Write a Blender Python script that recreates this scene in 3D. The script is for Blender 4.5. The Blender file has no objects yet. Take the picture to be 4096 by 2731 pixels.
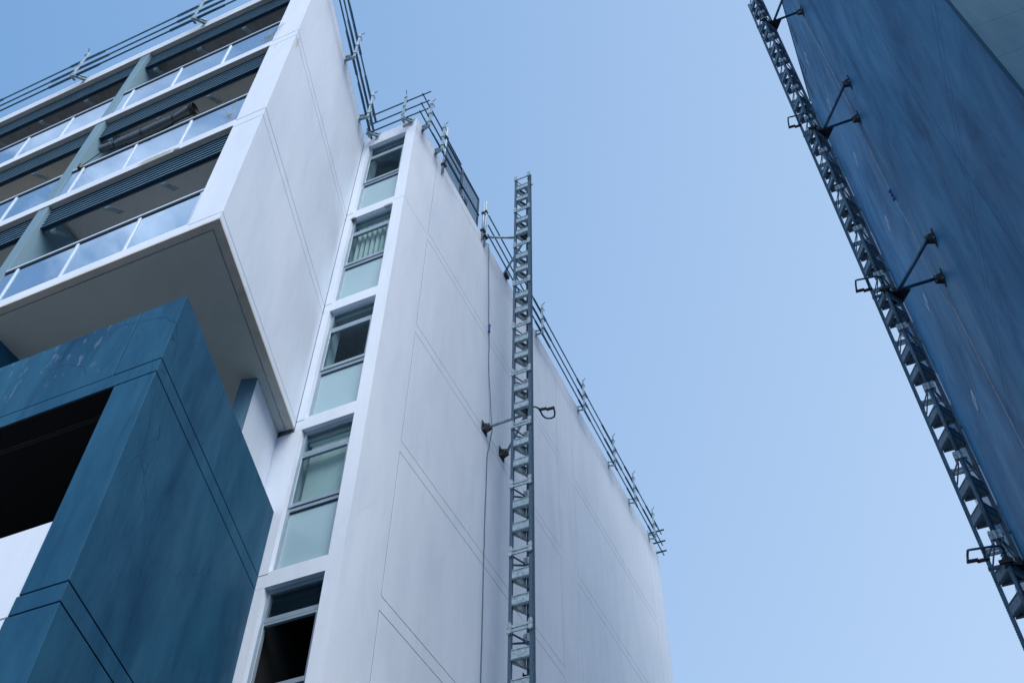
import bpy, bmesh, math, random
from mathutils import Vector, Matrix
random.seed(7)
scene = bpy.context.scene
COL = scene.collection

# ------------------------------------------------------------------ camera
cam_d = bpy.data.cameras.new("camera"); cam = bpy.data.objects.new("camera", cam_d); COL.objects.link(cam)
cam_d.sensor_width = 36.0; cam_d.lens = 36.242; cam_d.clip_start = 0.1; cam_d.clip_end = 5000
right = Vector((0.9131321, 0.4075471, 0.0097554))
down = Vector((-0.3079755, 0.7053199, -0.6384943))
fwd = Vector((-0.2670972, 0.5800252, 0.7695647))
M = Matrix((right, -down, -fwd)).transposed().to_4x4()
cam.matrix_world = M          # the eye stands at the origin, 1.6 m above the ground
scene.camera = cam

# ------------------------------------------------------------------ world and sun
SUN_EL, SUN_AZ = math.radians(50), math.radians(128)     # azimuth clockwise from +Y
world = bpy.data.worlds.new("World"); scene.world = world; world.use_nodes = True
nt = world.node_tree; N, L = nt.nodes, nt.links
N.clear()
out = N.new('ShaderNodeOutputWorld'); bg = N.new('ShaderNodeBackground')
sky = N.new('ShaderNodeTexSky'); sky.sky_type = 'NISHITA'; sky.sun_disc = False
sky.sun_elevation = SUN_EL; sky.sun_rotation = SUN_AZ
sky.air_density = 1.0; sky.dust_density = 1.6; sky.ozone_density = 1.6
bg.inputs['Strength'].default_value = 0.072
# thin high cloud veil: pale haze over the whole sky, broken cloud towards the south
hz = N.new('ShaderNodeMix'); hz.data_type = 'RGBA'; hz.inputs['Factor'].default_value = 0.50
hz.inputs['B'].default_value = (2.45, 3.8, 6.0, 1)
L.new(sky.outputs['Color'], hz.inputs['A'])
tc = N.new('ShaderNodeTexCoord')
gd = N.new('ShaderNodeVectorMath'); gd.operation = 'DOT_PRODUCT'; gd.inputs[1].default_value = (0.85, 0.30, -0.35)
L.new(tc.outputs['Generated'], gd.inputs[0])
gr = N.new('ShaderNodeMapRange'); gr.inputs['From Min'].default_value = -0.75; gr.inputs['From Max'].default_value = 0.35
L.new(gd.outputs['Value'], gr.inputs['Value'])
vc = N.new('ShaderNodeMix'); vc.data_type = 'RGBA'; vc.inputs['A'].default_value = (0.95, 2.02, 3.75, 1); vc.inputs['B'].default_value = (3.0, 3.95, 5.3, 1)
L.new(gr.outputs[0], vc.inputs['Factor']); L.new(vc.outputs['Result'], hz.inputs['B']); hz.inputs['Factor'].default_value = 0.8
sep = N.new('ShaderNodeSeparateXYZ'); L.new(tc.outputs['Generated'], sep.inputs[0])
mp = N.new('ShaderNodeMapping'); mp.inputs['Scale'].default_value = (1.6, 1.6, 2.4); mp.inputs['Location'].default_value = (1.3, 0.4, 0.2)
L.new(tc.outputs['Generated'], mp.inputs[0])
no = N.new('ShaderNodeTexNoise'); no.inputs['Scale'].default_value = 2.6; no.inputs['Detail'].default_value = 9
no.inputs['Roughness'].default_value = 0.58; no.inputs['Distortion'].default_value = 0.5
L.new(mp.outputs[0], no.inputs['Vector'])
cr = N.new('ShaderNodeMapRange'); cr.inputs['From Min'].default_value = 0.46; cr.inputs['From Max'].default_value = 0.64
L.new(no.outputs['Fac'], cr.inputs['Value'])
dr = N.new('ShaderNodeMapRange'); dr.inputs['From Min'].default_value = 0.12; dr.inputs['From Max'].default_value = -0.25
L.new(sep.outputs['Y'], dr.inputs['Value'])
mu = N.new('ShaderNodeMath'); mu.operation = 'MULTIPLY'
L.new(cr.outputs[0], mu.inputs[0]); L.new(dr.outputs[0], mu.inputs[1])
mu2 = N.new('ShaderNodeMath'); mu2.operation = 'MULTIPLY'; mu2.inputs[1].default_value = 0.75; 
zr_ = N.new('ShaderNodeMapRange'); zr_.inputs['From Min'].default_value = 0.90; zr_.inputs['From Max'].default_value = 0.78; zr_.inputs['To Min'].default_value = 0.25
L.new(sep.outputs['Z'], zr_.inputs['Value'])
mu3 = N.new('ShaderNodeMath'); mu3.operation = 'MULTIPLY'; L.new(mu.outputs[0], mu3.inputs[0]); L.new(zr_.outputs[0], mu3.inputs[1]); L.new(mu3.outputs[0], mu2.inputs[0])
cl = N.new('ShaderNodeMix'); cl.data_type = 'RGBA'; cl.inputs['B'].default_value = (7.5, 8.2, 9.6, 1)
L.new(mu2.outputs[0], cl.inputs['Factor']); L.new(hz.outputs['Result'], cl.inputs['A'])
L.new(cl.outputs['Result'], bg.inputs['Color']); L.new(bg.outputs[0], out.inputs[0])

sd = bpy.data.lights.new("sun", 'SUN'); sun = bpy.data.objects.new("sun", sd); COL.objects.link(sun)
sd.energy = 1.4; sd.angle = math.radians(45); sd.color = (1.0, 0.97, 0.94)
sv = Vector((math.sin(SUN_AZ) * math.cos(SUN_EL), math.cos(SUN_AZ) * math.cos(SUN_EL), math.sin(SUN_EL)))
sun.rotation_euler = sv.to_track_quat('Z', 'Y').to_euler()

scene.view_settings.view_transform = 'Standard'; scene.view_settings.look = 'None'
scene.view_settings.gamma = 1.0; scene.view_settings.use_curve_mapping = False
scene.view_settings.exposure = 1.5
scene.render.engine = 'CYCLES'
scene.cycles.max_bounces = 8; scene.cycles.diffuse_bounces = 4

# ------------------------------------------------------------------ materials
def new_mat(name):
    m = bpy.data.materials.new(name); m.use_nodes = True
    n = m.node_tree.nodes; l = m.node_tree.links
    b = n['Principled BSDF']
    return m, n, l, b
def pos_noise(n, l, scale, stretch=(1, 1, 1), detail=5, rough=0.55, dist=0.0):
    g = n.new('ShaderNodeNewGeometry'); mpn = n.new('ShaderNodeMapping'); mpn.inputs['Scale'].default_value = stretch
    l.new(g.outputs['Position'], mpn.inputs[0])
    t = n.new('ShaderNodeTexNoise'); t.inputs['Scale'].default_value = scale; t.inputs['Detail'].default_value = detail
    t.inputs['Roughness'].default_value = rough; t.inputs['Distortion'].default_value = dist
    l.new(mpn.outputs[0], t.inputs['Vector']); return t
def rng(n, l, src, a, b, c=0.0, d=1.0):
    r = n.new('ShaderNodeMapRange'); r.inputs['From Min'].default_value = a; r.inputs['From Max'].default_value = b
    r.inputs['To Min'].default_value = c; r.inputs['To Max'].default_value = d
    l.new(src, r.inputs['Value']); return r.outputs[0]
def mixc(n, l, fac, a, b):
    x = n.new('ShaderNodeMix'); x.data_type = 'RGBA'
    if hasattr(fac, 'links') or hasattr(fac, 'is_linked'): l.new(fac, x.inputs['Factor'])
    else: x.inputs['Factor'].default_value = fac
    for v, k in ((a, 'A'), (b, 'B')):
        if isinstance(v, tuple): x.inputs[k].default_value = (*v, 1)
        else: l.new(v, x.inputs[k])
    return x.outputs['Result']
def math_(n, l, op, a, b=None):
    x = n.new('ShaderNodeMath'); x.operation = op
    for i, v in enumerate((a, b)):
        if v is None: continue
        if isinstance(v, (int, float)): x.inputs[i].default_value = v
        else: l.new(v, x.inputs[i])
    return x.outputs[0]
def bump(n, l, b, src, strength, dist=0.01):
    bp = n.new('ShaderNodeBump'); bp.inputs['Strength'].default_value = strength; bp.inputs['Distance'].default_value = dist
    l.new(src, bp.inputs['Height']); l.new(bp.outputs[0], b.inputs['Normal'])
def cracks(n, l, scale, width, stretch=(1, 1, 1)):
    g = n.new('ShaderNodeNewGeometry'); mpn = n.new('ShaderNodeMapping'); mpn.inputs['Scale'].default_value = stretch
    wn = n.new('ShaderNodeTexNoise'); wn.inputs['Scale'].default_value = 1.3; wn.inputs['Detail'].default_value = 4
    l.new(g.outputs['Position'], wn.inputs['Vector'])
    vm = n.new('ShaderNodeVectorMath'); vm.operation = 'SCALE'; vm.inputs['Scale'].default_value = 0.5; l.new(wn.outputs['Color'], vm.inputs[0])
    va = n.new('ShaderNodeVectorMath'); va.operation = 'ADD'; l.new(g.outputs['Position'], va.inputs[0]); l.new(vm.outputs[0], va.inputs[1])
    l.new(va.outputs[0], mpn.inputs[0])
    v = n.new('ShaderNodeTexVoronoi'); v.feature = 'DISTANCE_TO_EDGE'; v.inputs['Scale'].default_value = scale
    l.new(mpn.outputs[0], v.inputs['Vector'])
    return rng(n, l, v.outputs['Distance'], 0.0, width, 1.0, 0.0)

def render_mat(name, base, dark, rough, streak=0.5, crack=None, droppings=False, spec=0.5, sk=(3.2, (1, 1, 0.10))):
    m, n, l, b = new_mat(name)
    big = pos_noise(n, l, 0.55, (1, 1, 0.45), 6, 0.6, 0.4)
    st = pos_noise(n, l, sk[0], sk[1], 8, 0.7, 0.5)
    diag = pos_noise(n, l, 1.6, (1, 1, 0.35), 5, 0.6, 1.2)
    f = math_(n, l, 'MULTIPLY', rng(n, l, big.outputs['Fac'], 0.35, 0.72), 0.55)
    f2 = math_(n, l, 'MULTIPLY', rng(n, l, st.outputs['Fac'], 0.42, 0.75), streak)
    f3 = math_(n, l, 'MULTIPLY', rng(n, l, diag.outputs['Fac'], 0.45, 0.75), 0.3)
    fs = math_(n, l, 'MINIMUM', math_(n, l, 'ADD', math_(n, l, 'ADD', f, f2), f3), 1.0)
    c = mixc(n, l, fs, base, dark)
    if crack:
        ck = cracks(n, l, crack[0], crack[1], (1, 1, 0.55))
        ms = pos_noise(n, l, 0.35, (1, 1, 1), 3)
        ck = math_(n, l, 'MULTIPLY', math_(n, l, 'MULTIPLY', ck, rng(n, l, ms.outputs['Fac'], 0.45, 0.6)), crack[2])
        c = mixc(n, l, ck, c, tuple(x * 0.3 for x in dark))
    if droppings:
        g = n.new('ShaderNodeNewGeometry'); s = n.new('ShaderNodeSeparateXYZ'); l.new(g.outputs['Position'], s.inputs[0])
        sp = pos_noise(n, l, 17.0, (1, 1, 0.35), 2, 0.4)
        mask = math_(n, l, 'MULTIPLY', rng(n, l, s.outputs['Z'], 8.8, 9.2), rng(n, l, s.outputs['X'], -7.35, -7.75))
        mask = math_(n, l, 'MULTIPLY', mask, rng(n, l, s.outputs['Y'], 5.22, 5.21))
        sm = math_(n, l, 'MULTIPLY', rng(n, l, sp.outputs['Fac'], 0.645, 0.67), mask)
        c = mixc(n, l, math_(n, l, 'MULTIPLY', sm, 0.15), c, (0.42, 0.46, 0.46))
    l.new(c, b.inputs['Base Color'])
    rn = rng(n, l, st.outputs['Fac'], 0.3, 0.7, rough - 0.08, rough + 0.1); l.new(rn, b.inputs['Roughness'])
    b.inputs['Specular IOR Level'].default_value = spec
    fine = pos_noise(n, l, 60, (1, 1, 1), 4)
    h = math_(n, l, 'ADD', math_(n, l, 'MULTIPLY', fine.outputs['Fac'], 0.25), math_(n, l, 'MULTIPLY', big.outputs['Fac'], 1.0))
    bump(n, l, b, h, 0.25, 0.02)
    return m

def simple_mat(name, col, rough=0.5, metal=0.0, var=0.25, scale=6.0, spec=0.5, bmp=0.0):
    m, n, l, b = new_mat(name)
    t = pos_noise(n, l, scale, (1, 1, 1), 6, 0.6)
    c = mixc(n, l, rng(n, l, t.outputs['Fac'], 0.3, 0.7), tuple(x * (1 - var) for x in col), tuple(min(1, x * (1 + var * 0.6)) for x in col))
    l.new(c, b.inputs['Base Color']); b.inputs['Roughness'].default_value = rough; b.inputs['Metallic'].default_value = metal
    b.inputs['Specular IOR Level'].default_value = spec
    if bmp: bump(n, l, b, t.outputs['Fac'], bmp)
    return m

WHITE = render_mat("white_painted_render", (0.72, 0.785, 0.87), (0.56, 0.64, 0.74), 0.75, 0.27, (0.16, 0.0022, 0.10))
DARK = render_mat("dark_blue_painted_render", (0.020, 0.112, 0.195), (0.0, 0.032, 0.085), 0.55, 0.45, (0.75, 0.005, 0.55), False, 0.12, (1.7, (1, 1, .22)))
DARK2 = render_mat("weathered_dark_blue_render", (0.012, 0.155, 0.295), (0.0, 0.040, 0.120), 0.50, 0.55, None, False, 0.12, (0.8, (1, 1, .38)))
DARKD = render_mat("spattered_dark_blue_render", (0.020, 0.112, 0.195), (0.0, 0.032, 0.085), 0.55, 0.45, (0.75, 0.005, 0.55), True, 0.12, (1.7, (1, 1, .22)))
GREYP = render_mat("grey_blue_painted_render", (0.075, 0.175, 0.26), (0.035, 0.12, 0.20), 0.6, 0.4, (0.6, 0.004, 0.6), True)
FRONTP = render_mat("slate_painted_render", (0.035, 0.095, 0.145), (0.02, 0.065, 0.11), 0.85, 0.4, (0.3, 0.004, 0.5), False, 0.08)
COLM = render_mat("pale_grey_blue_render", (0.17, 0.29, 0.36), (0.12, 0.22, 0.29), 0.7, 0.3)
SOFFIT = render_mat("bare_grey_soffit_render", (0.54, 0.57, 0.55), (0.44, 0.48, 0.47), 0.85, 0.1)
def stain(m, blobs):
    n, l = m.node_tree.nodes, m.node_tree.links; b = n['Principled BSDF']
    g = n.new('ShaderNodeNewGeometry'); nz = pos_noise(n, l, 14.0, (1, 1, 0.6), 6, 0.75)
    for (c, r, col, amt, sc) in blobs:
        sb = n.new('ShaderNodeVectorMath'); sb.operation = 'SUBTRACT'; sb.inputs[1].default_value = c; l.new(g.outputs['Position'], sb.inputs[0])
        ml = n.new('ShaderNodeVectorMath'); ml.operation = 'MULTIPLY'; ml.inputs[1].default_value = sc; l.new(sb.outputs[0], ml.inputs[0])
        ln = n.new('ShaderNodeVectorMath'); ln.operation = 'LENGTH'; l.new(ml.outputs[0], ln.inputs[0])
        k = math_(n, l, 'MULTIPLY', rng(n, l, ln.outputs['Value'], r, r * .25), 1.0)
        k = rng(n, l, math_(n, l, 'ADD', k, math_(n, l, 'MULTIPLY', nz.outputs['Fac'], 1.2)), 0.95, 1.25, 0, amt)
        src = b.inputs['Base Color'].links[0].from_socket
        l.new(mixc(n, l, k, src, col), b.inputs['Base Color'])
BL = [((-6.80, 8.97, 20.74), .16, (.03, .04, .04), .85, (1, 1, 1)), ((-8.75, 5.2, 14.62), .55, (.22, .24, .18), .7, (1, 1, 4.5)), ((-8.35, 5.2, 14.58), .10, (.02, .03, .02), .85, (1, 1, 1.5)),
      ((-6.74, 5.33, 17.45), .30, (.50, .38, .20), .45, (9, 2.4, 1)), ((-7.10, 5.2, 17.40), .32, (.52, .42, .25), .35, (14, 1, 1)),
      ((-7.69, 8.99, 17.47), .10, (.10, .09, .06), .8, (1, 1, 1)), ((-6.9, 8.97, 17.50), .16, (.12, .12, .10), .6, (1, 1, 3))]
stain(WHITE, BL); stain(STRIP_, BL) if 'STRIP_' in globals() else None
def speck(m):
    n, l = m.node_tree.nodes, m.node_tree.links; b = n['Principled BSDF']
    v = n.new('ShaderNodeTexVoronoi'); v.inputs['Scale'].default_value = 9.0; v.inputs['Randomness'].default_value = 1
    g = n.new('ShaderNodeNewGeometry'); l.new(g.outputs['Position'], v.inputs['Vector'])
    k = rng(n, l, v.outputs['Distance'], 0.045, 0.06, 1, 0)
    ms = pos_noise(n, l, 1.1); k = math_(n, l, 'MULTIPLY', k, rng(n, l, ms.outputs['Fac'], 0.52, 0.58, 0, 0.7))
    src = b.inputs['Base Color'].links[0].from_socket
    l.new(mixc(n, l, k, src, (0.05, 0.05, 0.05)), b.inputs['Base Color'])
speck(SOFFIT)
BCEIL = render_mat('balcony_ceiling_paint', (0.76, 0.73, 0.66), (0.66, 0.64, 0.58), 0.85, 0.1)
STRIP = render_mat("stained_soffit_edge", (0.62, 0.60, 0.55), (0.46, 0.43, 0.38), 0.85, 0.5, (2.4, 0.012, 0.4))
CORE = simple_mat("grey_joint_sealant", (0.19, 0.22, 0.24), 0.9, 0, 0.2)  # grey sealant colour of the panel joints, also used on the cores
DCORE = simple_mat("dark_joint_sealant", (0.006, 0.012, 0.03), 0.9, 0, 0.2)
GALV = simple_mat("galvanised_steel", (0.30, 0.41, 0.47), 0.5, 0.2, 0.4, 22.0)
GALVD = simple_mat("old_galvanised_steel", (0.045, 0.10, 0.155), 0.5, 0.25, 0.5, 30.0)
GALVSH = simple_mat("backlit_galvanised_steel", (0.11, 0.19, 0.25), 0.5, 0.2, 0.4, 22.0)  # same steel darkened: backlit shade of the right mast put into the colour
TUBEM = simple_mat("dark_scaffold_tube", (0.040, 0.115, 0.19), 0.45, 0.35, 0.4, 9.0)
BLADE = simple_mat("navy_louvre_aluminium", (0.016, 0.055, 0.10), 0.5, 0.1, 0.3, 3.0)
LITEDGE = simple_mat("lit_blade_edge", (0.15, 0.31, 0.44), 0.4, 0.1, 0.15, 4.0)  # lighter blade colour: light on the front lips is painted in
FRAME = simple_mat("grey_window_aluminium", (0.30, 0.39, 0.46), 0.42, 0.25, 0.12, 4.0)
FRAMED = simple_mat("dark_gasket", (0.015, 0.03, 0.045), 0.6, 0, 0.2)
RAILW = simple_mat("white_powder_coated_rail", (0.50, 0.61, 0.73), 0.35, 0.0, 0.08, 5.0)
BLACK = simple_mat("black_rubber", (0.012, 0.014, 0.018), 0.5, 0, 0.3)
RUST = simple_mat("rusty_brown_steel", (0.025, 0.025, 0.032), 0.7, 0.2, 0.6, 25.0)
INTER = simple_mat("shade_black_interior", (0.0015, 0.004, 0.007), 0.95, 0, 0.2)  # near-black colour stands in for interior shade
ROOM = simple_mat("room_wall_in_shade", (0.10, 0.13, 0.15), 0.95, 0, 0.2)  # room shade is carried by this dark grey
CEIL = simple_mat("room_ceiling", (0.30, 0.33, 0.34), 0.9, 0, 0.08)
BLIND = simple_mat("blind_fabric", (0.72, 0.76, 0.74), 0.8, 0, 0.08)
WRAP = simple_mat("black_plastic_wrap", (0.012, 0.035, 0.055), 0.16, 0.0, 0.4, 5.0, 1.0, 0.25)
CABLE = simple_mat("grey_cable", (0.05, 0.13, 0.19), 0.6)
CABLEL = simple_mat("pale_cable", (0.35, 0.42, 0.48), 0.6)
BLUEP = simple_mat("blue_plastic_clip", (0.01, 0.05, 0.30), 0.4)
TWIG = simple_mat("dry_weed", (0.22, 0.24, 0.20), 0.8, 0, 0.4)
ASPH = simple_mat("asphalt", (0.12, 0.12, 0.12), 0.9, 0, 0.3, 2.0)
ROOFM = simple_mat("roof_membrane", (0.30, 0.31, 0.32), 0.9, 0, 0.2)

def glass_mat(name, tint, transp, ior=1.6, rough=0.0, base=(0.02, 0.05, 0.08)):
    m, n, l, b = new_mat(name)
    b.inputs['Base Color'].default_value = (*base, 1); b.inputs['Roughness'].default_value = max(rough, 0.015)
    b.inputs['IOR'].default_value = ior
    b.inputs['Specular IOR Level'].default_value = 0.5
    tr = n.new('ShaderNodeBsdfTransparent'); tr.inputs[0].default_value = (*tint, 1)
    t = pos_noise(n, l, 1.5, (1, 1, 1), 4)
    fac = rng(n, l, t.outputs['Fac'], 0.3, 0.7, transp - 0.05, transp + 0.05)
    mx = n.new('ShaderNodeMixShader'); l.new(fac, mx.inputs[0]); l.new(b.outputs[0], mx.inputs[1]); l.new(tr.outputs[0], mx.inputs[2])
    l.new(mx.outputs[0], n['Material Output'].inputs[0])
    return m
BGLASS = glass_mat("tinted_balustrade_glass", (0.55, 0.7, 0.8), 0.12, 2.3, 0.0, (0.34, 0.50, 0.66))
BGLASS.node_tree.nodes['Principled BSDF'].inputs['Metallic'].default_value = 0.62
WGLASS = glass_mat("window_glass", (0.85, 0.94, 0.95), 0.88, 1.6)
FROST = simple_mat("frosted_green_glass", (0.33, 0.48, 0.54), 0.18, 0, 0.06, 0.8, 0.6)

# ------------------------------------------------------------------ mesh helpers
OFF = {}
def off(p): return OFF.get(p.name, Vector((0, 0, 0))) if p else Vector((0, 0, 0))
def thing(name, label, cat, loc=(0, 0, 0), group=None):
    o = bpy.data.objects.new(name, None); COL.objects.link(o); o.location = loc; o.empty_display_size = 0.3
    o['label'] = label; o['category'] = cat
    if group: o['group'] = group
    OFF[o.name] = Vector(loc); return o
class MB:
    def __init__(s): s.v = []; s.f = []
    def add(s, vs, fs):
        k = len(s.v); s.v += [tuple(v) for v in vs]; s.f += [tuple(i + k for i in f) for f in fs]; return s
    def box(s, x0, x1, y0, y1, z0, z1):
        x0, x1 = sorted((x0, x1)); y0, y1 = sorted((y0, y1)); z0, z1 = sorted((z0, z1))
        return s.add([(x0, y0, z0), (x1, y0, z0), (x1, y1, z0), (x0, y1, z0), (x0, y0, z1), (x1, y0, z1), (x1, y1, z1), (x0, y1, z1)],
                     [(0, 3, 2, 1), (4, 5, 6, 7), (0, 1, 5, 4), (1, 2, 6, 5), (2, 3, 7, 6), (3, 0, 4, 7)])
    def prism(s, plan, z0, z1):
        a = sum(plan[i][0] * plan[(i + 1) % len(plan)][1] - plan[(i + 1) % len(plan)][0] * plan[i][1] for i in range(len(plan)))
        if a < 0: plan = plan[::-1]
        n = len(plan)
        return s.add([(x, y, z0) for x, y in plan] + [(x, y, z1) for x, y in plan],
                     [tuple(range(n - 1, -1, -1)), tuple(range(n, 2 * n))] + [(i, (i + 1) % n, (i + 1) % n + n, i + n) for i in range(n)])
    def bar(s, a, b, w, h, up=(0, 0, 1)):
        a, b = Vector(a), Vector(b); d = (b - a).normalized(); u = Vector(up)
        if abs(d.dot(u)) > 0.98: u = Vector((0, 1, 0))
        sx = d.cross(u).normalized(); sy = sx.cross(d).normalized()
        c = [(-1, -1), (1, -1), (1, 1), (-1, 1)]
        vs = [p + sx * (i * w / 2) + sy * (j * h / 2) for p in (a, b) for i, j in c]
        return s.add(vs, [(3, 2, 1, 0), (4, 5, 6, 7), (0, 1, 5, 4), (1, 2, 6, 5), (2, 3, 7, 6), (3, 0, 4, 7)])
    def tube(s, pts, r, seg=10, caps=True):
        pts = [Vector(p) for p in pts]; n = len(pts); rs = r if isinstance(r, (list, tuple)) else [r] * n
        rings = []; pu = None
        for i, p in enumerate(pts):
            d = (pts[min(i + 1, n - 1)] - pts[max(i - 1, 0)]).normalized()
            if pu is None:
                pu = Vector((0, 0, 1)) if abs(d.z) < 0.9 else Vector((0, 1, 0))
            sx = d.cross(pu).normalized(); sy = sx.cross(d).normalized(); pu = sy
            rings.append([p + (sx * math.cos(2 * math.pi * k / seg) + sy * math.sin(2 * math.pi * k / seg)) * rs[i] for k in range(seg)])
        vs = [v for R_ in rings for v in R_]; fs = []
        for i in range(n - 1):
            for k in range(seg):
                a, b = i * seg + k, i * seg + (k + 1) % seg
                fs.append((a, b, b + seg, a + seg))
        if caps: fs += [tuple(range(seg - 1, -1, -1)), tuple(range((n - 1) * seg, n * seg))]
        return s.add(vs, fs)
    def mesh(s, name, mat, o=Vector((0, 0, 0)), smooth=False, bevel=0.0):
        me = bpy.data.meshes.new(name); me.from_pydata([(x - o[0], y - o[1], z - o[2]) for x, y, z in s.v], [], s.f)
        bm = bmesh.new(); bm.from_mesh(me)
        if bevel: bmesh.ops.bevel(bm, geom=bm.edges[:], offset=bevel, segments=1, affect='EDGES')
        bmesh.ops.recalc_face_normals(bm, faces=bm.faces[:]); bm.to_mesh(me); bm.free()
        me.materials.append(mat)
        if smooth:
            me.polygons.foreach_set('use_smooth', [len(p.vertices) == 4 for p in me.polygons])
        return me
    def build(s, name, mat, parent=None, smooth=False, bevel=0.0, kind=None):
        o = off(parent); me = s.mesh(name, mat, o, smooth, bevel)
        ob = bpy.data.objects.new(name, me); COL.objects.link(ob); ob.parent = parent
        OFF[ob.name] = o.copy()
        if kind: ob['kind'] = kind
        return ob
def inst(name, me, loc, parent, rotz=0.0, rot=None):
    ob = bpy.data.objects.new(name, me); COL.objects.link(ob); ob.parent = parent
    ob.location = Vector(loc) - off(parent); ob.rotation_euler = rot if rot else (0, 0, rotz); return ob
def box(name, x0, x1, y0, y1, z0, z1, mat, parent=None, bevel=0.0, **k):
    return MB().box(x0, x1, y0, y1, z0, z1).build(name, mat, parent, bevel=bevel, **k)
def prism(name, plan, z0, z1, mat, parent=None, bevel=0.0):
    return MB().prism(plan, z0, z1).build(name, mat, parent, bevel=bevel)
G = 0.007            # half a joint
GZ = -1.6            # ground level

# ------------------------------------------------------------------ ground
g = box('ground', -300, 300, -300, 300, GZ - 0.5, GZ, ASPH, kind='structure')

# ================================================================== LEFT BUILDING
P0 = Vector((-6.70, 5.205)); P1 = Vector((-7.87, 8.97)); US = (P1 - P0).normalized(); NS = Vector((US.y, -US.x))
XT = -6.54; YT = 8.97; YE = 25.41; XW = -24.0; YB = 5.205; ZR = 20.85
LB = thing('apartment_building', 'white rendered apartment block with louvred balconies over a dark blue base', 'apartment building', (-14, 12, GZ))
# ---- solid cores just behind the faces
def sp(s, o=0.0): q = P0 + US * s + NS * o; return (q.x, q.y)
# tower core
MB().prism([(XT - .12, YT + 2.75), (XT - .12, YE - .1), (XW, YE - .1), (XW, YT + .9), (-8.25, YT + .9), (-8.25, YT + 2.75)], GZ, 20.45).build('structural_core', CORE, LB)
# joint backing sheets
box('joint_backing', XT - .10, XT - .006, YT + .03, YE - .03, GZ, 20.80, CORE, LB)
# ---- tower side wall (facing the lane)
ycols = [(YT, 10.0), (16.97, 18.02), (24.40, YE)]
ybays = [(10.0, 16.97), (18.02, 24.40)]
for i, (a, b) in enumerate(ycols):
    for (z0, z1) in ([(GZ, 17.59), (17.60, ZR + .01)] if i == 0 else [(GZ, ZR + .01)]):
        if i == 0: # return round the front corner, window reveal behind it
            prism('wall_pier', [(XT, a), (XT, b), (XT - .10, b), (XT - .10, YT + .45), (-6.78, YT + .45), (-6.78, YT)], z0, z1 - .0, WHITE, LB)
        else: box('wall_pier', XT - .10, XT, a, b, z0, z1, WHITE, LB)
bands = [(20.53, ZR)] + [(8.48 + 3 * k, 8.70 + 3 * k) for k in range(-3, 4)]
for a, b in ybays:
    for z0, z1 in bands: box('floor_band', XT - .10, XT, a, b, z0, z1, WHITE, LB)
    lev = [GZ] + [8.70 + 3 * k for k in range(-3, 4)]
    tops = [-0.52] + [8.48 + 3 * (k + 1) for k in range(-3, 3)] + [20.53]
    for z0, z1 in zip(lev, tops):
        if z1 - z0 < .2: continue
        box('wall_panel', XT - .09, XT, a + 2.9 * G, b - 2.9 * G, z0 + 1.9 * G, z1 - 1.9 * G, WHITE, LB, bevel=0.0015)
# roof and parapet coping
box('roof_deck', XW, XT - .10, YT + .6, YE - .1, 20.45, 20.60, ROOFM, LB)
MB().box(XW, XT - .10, YE - .1, YE, GZ, ZR).build('rear_wall', WHITE, LB)
MB().box(XW - .1, XW, YT, YE, GZ, ZR).build('far_wall', WHITE, LB)

# ---- tower front with the column of windows
XL_, XR_ = -7.72, -6.78
for k in range(-3, 5):
    zb = 8.70 + 3 * k                      # slab line
    # spandrel with sill
    ztop = min(zb + .04 + .0, ZR)
    if zb < 20.5: box('spandrel', XL_ - .0, XR_, YT, YT + .42, zb - .22, zb + .042, WHITE, LB)
    if zb < 20.5:
        z1 = zb + 2.78 if k < 3 else ZR
        x0 = -7.87 if k >= 1 else -8.9
        box('wall_pier', x0 + .008, XL_, YT, YT + .42, zb + .012, (zb + 2.78 - .006) if k < 3 else ZR, WHITE, LB)
        box('wall_pier', x0 + .008, XL_, YT + .004, YT + .42, zb - .215, zb + .0, WHITE, LB)
box('parapet_beam', XL_, XR_, YT, YT + .42, 20.43, ZR, WHITE, LB)
MB().box(-8.9, XL_ - .02, YT + .02, YT + .40, GZ, 20.8).build('joint_backing', CORE, LB)

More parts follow.
